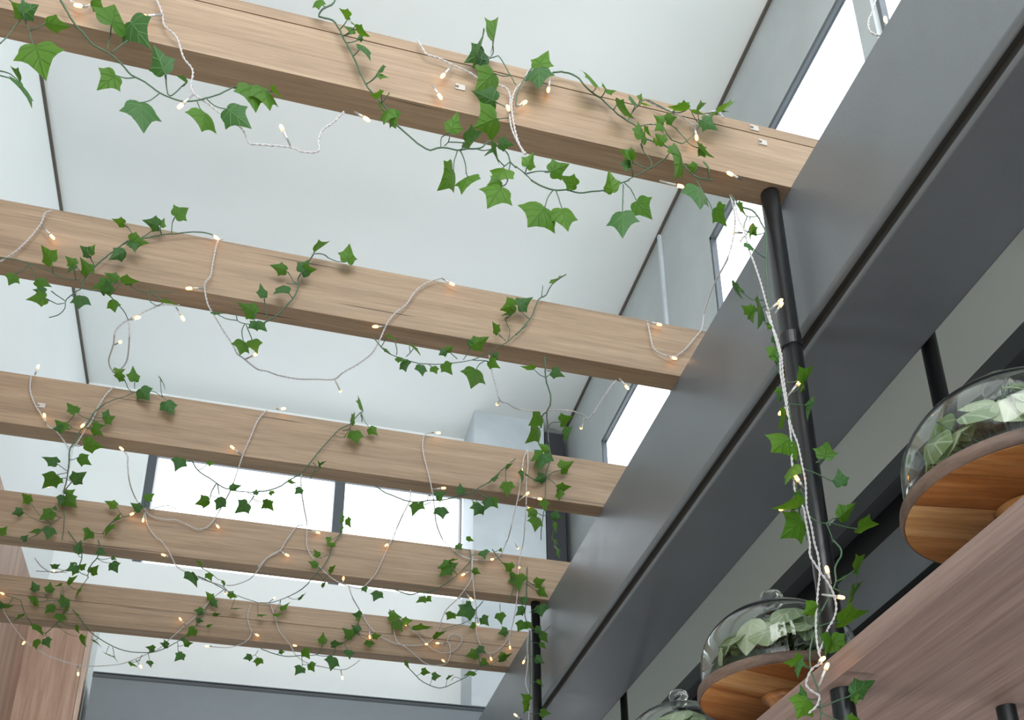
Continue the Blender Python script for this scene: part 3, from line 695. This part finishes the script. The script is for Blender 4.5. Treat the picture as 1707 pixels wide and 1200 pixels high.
LIGHTS = [
 dict(label='string light crossing the left half of the nearest timber beam and dipping below it', z=None, D={
 (0,0):('''W 400,-40 490,20 550,45 580,40 630,5 640,-40
W 1030,-40 1040,0 1075,95 1090,170 1170,250 1215,380 1275,465 1265,570 1290,625 1370,680 1480,765 1600,850 1650,945 1707,955 1827,965 1927,975 2007,1005 2107,1000 2107,930 2137,860 2207,810 2277,740
B 1075,95 950,108
B 1280,625 1195,700
B 560,42 530,38
B 1922,965 1867,850
B 2347,740 2422,785''',None)}),
 dict(label='string light tangled in the ivy right of centre on the nearest timber beam', z=None, D={
 (430,0):('''W 1055,265 1090,320 1120,360 1200,385 1290,430 1400,480 1500,545 1560,560 1640,580 1670,640 1665,740 1680,850 1730,960 1775,1020 1760,1015 1720,930 1690,800 1680,680 1707,590 1760,540 1800,460 1880,450
W 2570,660 2640,700 2760,750 2830,790 2890,830 2930,800 3000,740 3050,745 3080,780
B 1290,430 1225,500
B 1150,560 1203,636
B 1668,745 1660,742
B 1707,710 1760,680
B 1935,500 1922,592
B 2890,840 2902,908''',None),
 (860,300):('''B 950,5 1085,40
B 1500,0 1420,-40''',None)}),
 dict(label='string light bundle hanging down beside the nearest black pole', z=1.125, D={
 (860,300):('''W 1450,140 1470,250 1510,330 1540,450 1580,560 1620,680 1650,790 1680,900 1707,1000 1727,1060 1760,1191
B 1500,350 1420,345
B 1550,250 1533,290''',None),
 (1277,300):('''W 0,870 30,950 70,1040 100,1150 105,1191 115,1310 135,1440 150,1570 180,1670 210,1750 240,1890 260,1990 265,2090 270,2170 300,2290 320,2400 345,2490 355,2600 345,2710 335,2830 330,2940 335,3040 350,3130 370,3190 310,3230 280,3280 265,3340 300,3380 350,3410 355,3420 335,3480 280,3530
W 20,900 60,1040 90,1160 100,1300 150,1590 165,1710 170,1840 180,1950 190,2050 210,2100 250,2180 265,2270 290,2400 290,2480 330,2550 370,2610 420,2680 450,2750 465,2830 450,2900 410,2970 395,3020 350,3130
B 10,870 92,802
B 60,880 98,827
B 145,1426 215,1346
B 140,1491 100,1536
B 250,2041 205,1976
B 210,2111 110,2171
B 430,2672 405,2582
B 370,2742 490,2760
B 350,3342 400,3222
B 345,3195 366,3177''',None)}),
 dict(label='short loop of string light at the top edge beside the steel beam', z=.9, D={
 (1277,0):('''W 735,-60 720,20 700,90 680,130 680,190 710,225 760,235 800,210 850,170 890,130 920,60 935,0 930,-60
B 805,185 790,130''',None)}),
 dict(label='string light over the left end of the second nearest timber beam', z=None, D={
 (0,300):('''W 345,205 300,220 270,290 200,380 120,460 50,510 0,540 -60,570
W 1190,830 1080,825 980,860 920,890 850,925 790,965 760,1010 750,1090 720,1191 735,1251 760,1271
W 850,925 855,1050 840,1191 800,1251
B 275,300 345,375
B 860,925 905,912
B 760,1090 795,1072
B 1165,840 1208,912''',None)}),
 dict(label='string light sagging in one long loop under the middle of the second nearest timber beam', z=None, D={
 (0,300):('''W 1475,390 1440,410 1410,540 1395,630 1360,680 1355,720 1375,820 1420,900 1480,1000 1540,1090 1570,1150 1610,1180 1700,1250 1767,1266 1837,1291 1967,1316 2087,1318 2207,1319 2267,1276 2347,1231 2407,1191 2467,1140 2517,1050 2557,960 2607,890 2687,825 2747,740 2817,685 2897,655 2922,650
B 1400,360 1430,380
B 1350,715 1255,717
B 1625,1185 1690,1155
B 2922,650 2987,685
B 2547,970 2487,970
B 2217,1326 2252,1396''',None)}),
 dict(label='string light hanging in small loops at the right end of the second nearest timber beam', z=None, D={
 (860,300):('''W 870,930 890,1030 910,1110 960,1150 1040,1170 1110,1130 1180,1050 1230,980 1245,880 1290,740 1330,650 1400,520 1440,370 1450,240 1420,100
B 870,935 945,955
B 1000,1165 1045,1178
B 1240,965 1310,1015''',None)}),
 dict(label='string light in the right-hand gap between the second and third timber beams', z=None, D={
 (430,600):('''W 1530,-30 1545,60 1570,160 1600,265 1650,285 1707,320 1807,335 1907,335 2007,330 2087,340 2147,365 2172,385 2207,370 2252,300 2297,230 2347,160 2372,135
B 1600,265 1583,292
B 2157,385 2139,450
B 2390,120 2440,178''',None)}),
 dict(label='string light crossing the left end of the third timber beam', z=None, D={
 (0,600):('''W 205,105 200,200 230,290 280,370 310,430 380,480 450,580 460,640 455,700 440,800 415,880
W 750,180 700,230 650,310 610,400 560,470 500,560 460,580
B 230,100 250,48
B 305,430 295,370
B 580,400 548,433
B 390,780 320,835''',None)}),
 dict(label='string light from the third beam, left of the window, looping to the fourth', z=None, D={
 (0,600):('''W 1770,330 1737,360 1700,410 1650,530 1610,620 1570,740 1530,850 1490,930 1450,1000 1410,1065 1370,1105 1310,1120 1240,1090 1170,1060 1090,1055 1000,1030 950,980 900,920 860,820 845,700 845,640 820,600
W 960,1010 980,1100 1040,1180 1060,1191 1110,1251 1140,1311 1175,1371 1260,1416 1350,1456 1460,1491 1500,1521
W 1897,1291 1847,1266 1767,1311 1707,1391 1650,1451 1560,1486 1500,1491
B 825,605 808,590
B 930,990 875,1018
B 955,1010 948,1058
B 1415,1070 1440,1100
B 1600,630 1540,580
B 1827,325 1872,322
B 1130,1306 1085,1291
B 1490,1520 1490,1543
B 1847,1266 1897,1289''',None)}),
 dict(label='string light falling past the window mullion from the third to the lowest beam', z=None, D={
 (430,600):('''W 290,745 285,800 290,880 305,980 325,1090 322,1191 330,1251 370,1321 430,1391 500,1451 560,1481 620,1501 680,1511 730,1471 780,1411 820,1331 860,1241 885,1191 890,1190 920,1110 960,1020 1005,930 1010,860
W 300,1095 260,1100 220,1150 190,1191 140,1266 60,1311 0,1371
W 600,1491 630,1581 690,1681 730,1751 800,1821 900,1871 1000,1888 1100,1881 1160,1841 1200,1761 1240,1661 1310,1591 1360,1531 1410,1451 1415,1371 1415,1251
B 330,1120 395,1140
B 865,1215 852,1224
B 560,1480 565,1448
B 735,1770 740,1831
B 1100,1881 1107,1884
B 1370,1536 1410,1581''',None)}),
 dict(label='string light over the right part of the third, fourth and lowest beams', z=None, D={
 (430,600):('''W 1180,480 1110,490 1090,550 1095,620 1120,720 1140,800 1155,880 1170,980 1180,1080 1225,1190 1290,1251 1360,1301 1440,1321 1540,1321 1610,1281 1640,1211 1655,1180 1680,1080 1710,960 1727,880 1737,800 1752,700 1762,640 1787,590
W 1784,590 1787,700 1777,800 1777,900 1772,1000 1757,1191 1737,1291 1722,1391 1717,1541 1697,1691 1660,1831 1600,1911 1540,1941 1490,1911 1455,1841 1440,1741 1445,1641 1430,1531 1420,1391 1425,1251
B 1150,480 1190,482
B 1155,855 1225,848
B 1755,700 1745,735
B 1727,930 1782,885
B 1782,905 1862,918
B 1772,960 1799,985
B 1730,1370 1727,1378
B 1535,1320 1540,1323
B 1415,1390 1360,1419
B 1530,1941 1542,1976
B 1660,1841 1668,1901
B 1450,1691 1458,1746
B 1700,1211 1720,1245''',None)}),
 dict(label='string light coiled in a small curl at the right of the lowest timber beam', z=None, D={
 (430,900):('''W 890,530 900,600 920,670 980,710 1050,770 1100,810 1160,830 1240,820 1270,770 1270,700 1255,670 1270,630 1310,625 1350,650 1330,700 1280,740 1210,745 1140,710 1060,630 990,570 930,510 870,460
B 1250,685 1190,683
B 1250,815 1228,800
B 990,570 980,567''',None)}),
 dict(label='string light running down the middle of the lowest timber beam and under it', z=None, D={
 (430,900):('''W 75,410 95,460 120,530 140,600 210,690 250,760 320,810 430,840 560,858 620,835 675,795
B 225,695 240,698
B 548,860 558,910
B 75,410 108,385''',None),
 (0,900):('''W 1660,425 1640,500 1650,570 1665,610 1640,660 1580,695 1500,712 1380,703
B 1665,610 1700,628
B 1400,702 1373,703''',None)}),
 dict(label='string light sagging below the left end of the lowest timber beam', z=None, D={
 (0,900):('''W 0,420 20,460 60,530 110,600 160,660 230,710 320,765 430,805 520,830 620,835 720,830 800,820 880,795 960,760 1050,720 1130,650 1220,570 1290,510 1340,460 1390,400 1450,350 1480,330
W 230,120 280,180 350,215 430,200 500,160
B 170,665 158,680
B 515,830 517,885
B 900,795 930,835
B 1230,570 1195,525
B 350,215 357,205
B 40,365 18,355''',None)}),
 dict(label='string light hanging beside the far black pole', z=2.63, D={
 (860,900):('''W 100,560 85,600 75,700 80,780 75,850 65,950 90,1040 85,1191
B 75,750 52,805
B 40,1191 0,1160''',None)}),
]
SC = 1707/430
def catmull(P, step, closed=False):
    if len(P) < 2: return P
    out = []; n = len(P)
    for i in range(n-1):
        p0, p1, p2, p3 = P[max(0, i-1)], P[i], P[i+1], P[min(n-1, i+2)]
        k = max(1, int((p2-p1).length/step))
        for j in range(k):
            t = j/k; t2 = t*t; t3 = t2*t
            out.append(.5*((2*p1)+(p2-p0)*t+(2*p0-5*p1+4*p2-p3)*t2+(3*p1-p0-3*p2+p3)*t3))
    out.append(P[-1]); return out
def hug(c, off):
    # keep a draped line in front of the beam it passes: the same sight line, at the beam's own depth
    out = []
    for q in c:
        d = q - EYE; out.append(EYE + d*((auto_y(d)-off)/d.y))
    return out
def parse(s): return [tuple(float(c) for c in t.split(',')) for t in s.split()]
rl = random.Random(11)
for G in VINES:
    polys = []; leaves = []
    for (ox, oy), (vs, ls) in G['D'].items():
        for line in vs.strip().split('\n'):
            pts = [unproj(ox+a/SC, oy+b/SC, G['z'], .012) for a, b in parse(line.strip()[2:])]
            polys.append(pts)
        for it in ls.split('|'):
            t = it.split(); a, b = parse(t[0]+' '+t[1]); wf = float(t[2]) if len(t) > 2 else 1.
            leaves.append((ox+a[0]/SC, oy+a[1]/SC, ox+b[0]/SC, oy+b[1]/SC, wf))
    longest = max(polys, key=lambda p: sum((a-b).length for a, b in zip(p, p[1:])))
    root = thing('ivy_garland', G['label'], 'ivy', tuple(longest[0]), 'ivy garlands on the timber beams and poles')
    mb = MB(); dense = []
    for p in polys:
        L = sum((a-b).length for a, b in zip(p, p[1:]))
        c = catmull(p, .006)
        if G['z'] is None: c = hug(c, .012)
        for k in range(1, len(c)-1): c[k] = c[k] + Vector((rl.uniform(-1, 1), rl.uniform(-1, 1), rl.uniform(-1, 1)))*.0004
        dense += c[::2]
        mb.tube(c, .0015 if L > .16 else .001, 6, .0011 if L > .16 else .0008)
    objs = []
    for (bx, by, tx, ty, wf) in leaves:
        Y0 = G['z']
        off = .020 + rl.uniform(0, .008)
        if Y0 is None: Yb = auto_y(ray(bx, by)) - off
        else: Yb = Y0 - rl.uniform(.0, .012)
        B = unproj(bx, by, Yb); T = unproj(tx, ty, Yb); L = (T-B).length
        vd = (B-EYE).normalized()
        if wf > 1: T = T + vd*(-L*math.sqrt(wf*wf-1)*.55)      # tips nod towards the viewer
        else: T = T + vd*(-L*rl.uniform(0, .25))
        yv = (T-B).normalized(); Lr = (T-B).length
        nv = (-vd); nv = (nv - yv*nv.dot(yv)).normalized(); xv = yv.cross(nv)
        roll = (math.acos(min(1, max(.15, wf))) if wf < 1 else 0) + rl.uniform(.05, .4)
        if rl.random() < .5: roll = -roll
        Rm = Matrix.Rotation(roll, 3, yv); xv = Rm @ xv; nv = Rm @ nv
        # keep the whole blade in front of the beam face
        B = B - vd*(abs(math.sin(roll))*Lr*.30)
        me = LM[rl.choice((0, 1, 2, 3, 4, 5, 0, 2, 5)) + (6 if rl.random() < .35 else 0)]
        lf = bpy.data.objects.new('leaf', me); COL.objects.link(lf); lf.parent = root
        lf.rotation_euler = Matrix((xv, yv, nv)).transposed().to_euler()
        s = Lr*1.02; sw = s*rl.uniform(.82, .98)
        lf.scale = (sw, s, s); lf.location = B - Vector(root.location)
        near = min(dense, key=lambda q: (q-B).length_squared)
        dd = (near-B).length
        if .002 < dd < .09:
            mid = (near+B)/2 + Vector((0, 0, -.12*dd)) ; mb.tube(catmull([near, mid, B + yv*.02*Lr], .006), .0009, 5, .0007)
    mb.obj('stem', M['stem'], root, smooth=True)

def bulb_mesh():
    mb = MB(); mb.lathe([(.0002, 0), (.0021, .0002), (.0024, .004), (.0022, .0075), (.0013, .0094), (.0002, .010)], (0, 0, 0), 10)
    me = bpy.data.meshes.new('bulb'); me.from_pydata(mb.v, [], mb.f); me.materials.append(M['led'])
    for p in me.polygons: p.use_smooth = True
    mb = MB(); mb.lathe([(.0002, -1), (.0013, -1), (.0016, -.5), (.0021, -.12), (.0021, 0), (.0002, .0)], (0, 0, 0), 8)
    ms_ = bpy.data.meshes.new('bulb_holder'); ms_.from_pydata(mb.v, [], mb.f); ms_.materials.append(M['socket'])
    for p in ms_.polygons: p.use_smooth = True
    return me, ms_
BM, BS = bulb_mesh()
for G in LIGHTS:
    polys = []; bulbs = []
    for (ox, oy), (vs, _) in G['D'].items():
        for line in vs.strip().split('\n'):
            line = line.strip(); pp = parse(line[2:])
            if line[0] == 'W': polys.append([unproj(ox+a/SC, oy+b/SC, G['z'], .0095) for a, b in pp])
            else: bulbs.append([unproj(ox+a/SC, oy+b/SC, G['z'], .0115+.001*i) for i, (a, b) in enumerate(pp)])
    longest = max(polys, key=len)
    root = thing('string_light', G['label'], 'string light', tuple(longest[0]), 'string lights on the timber beams and poles')
    for p in polys:
        c = catmull(p, .0024); c = hug(c, .0095) if G['z'] is None else c; mb = MB(); N_ = len(c); up = None; s1, s2 = [], []; ph = 0
        for i, q in enumerate(c):
            t = c[min(i+1, N_-1)] - c[max(i-1, 0)]; t = t.normalized() if t.length > 1e-9 else Vector((0,0,1))
            if up is None: up = t.orthogonal().normalized()
            up = up - t*up.dot(t); up = up.normalized() if up.length > 1e-6 else t.orthogonal().normalized()
            sd = t.cross(up); a = 2*math.pi*i/6.5
            o_ = (up*math.cos(a)+sd*math.sin(a))*.00095; s1.append(q+o_); s2.append(q-o_)
        mb.tube(s1, .00088, 4); mb.tube(s2, .00088, 4)
        mb.obj('wire', M['wire'], root, smooth=True)
    for a, b in bulbs:
        d = b-a; L = max(.004, d.length-.004)
        q = d.normalized() if d.length > 1e-6 else Vector((0,0,-1))
        if d.length < .006: q = (q + Vector((0,-1,0))).normalized(); L = .006
        e = q.to_track_quat('Z', 'Y').to_euler()
        h = bpy.data.objects.new('bulb_holder', BS); COL.objects.link(h); h.parent = root
        p = a + q*L
        h.rotation_euler = e; h.location = p - Vector(root.location); h.scale = (1, 1, L)
        bl = bpy.data.objects.new('bulb', BM); COL.objects.link(bl); bl.parent = root
        bl.rotation_euler = e; bl.location = p + q*.0001 - Vector(root.location); bl.scale = (1.15, 1.15, 1.1)

# clear stick-on clips for the flex
for (x, y, lab) in ((767, 146, 'small clear cable clip on the nearest beam, left of the ivy cluster'), (1257, 214, 'small clear cable clip at the right end of the nearest beam, by the bulb'),
                    (1271, 238, 'lower small clear clip at the right end of the nearest beam'), (69, 676, 'small clear cable clip at the left end of the third beam')):
    P = unproj(x, y, (FY[0] if y < 300 else FY[2]))
    c = Vector(P)
    mb = MB().box((c.x-.008, c.y-.0016, c.z-.006), (c.x+.008, c.y-.0001, c.z+.006)).box((c.x-.008, c.y-.005, c.z-.002), (c.x-.003, c.y-.0015, c.z+.002))
    o = mb.obj('cable_clip', M['clip'], origin=c, bevel=.0005)
    tag(o, lab, 'clip', 'cable clips on the beams')
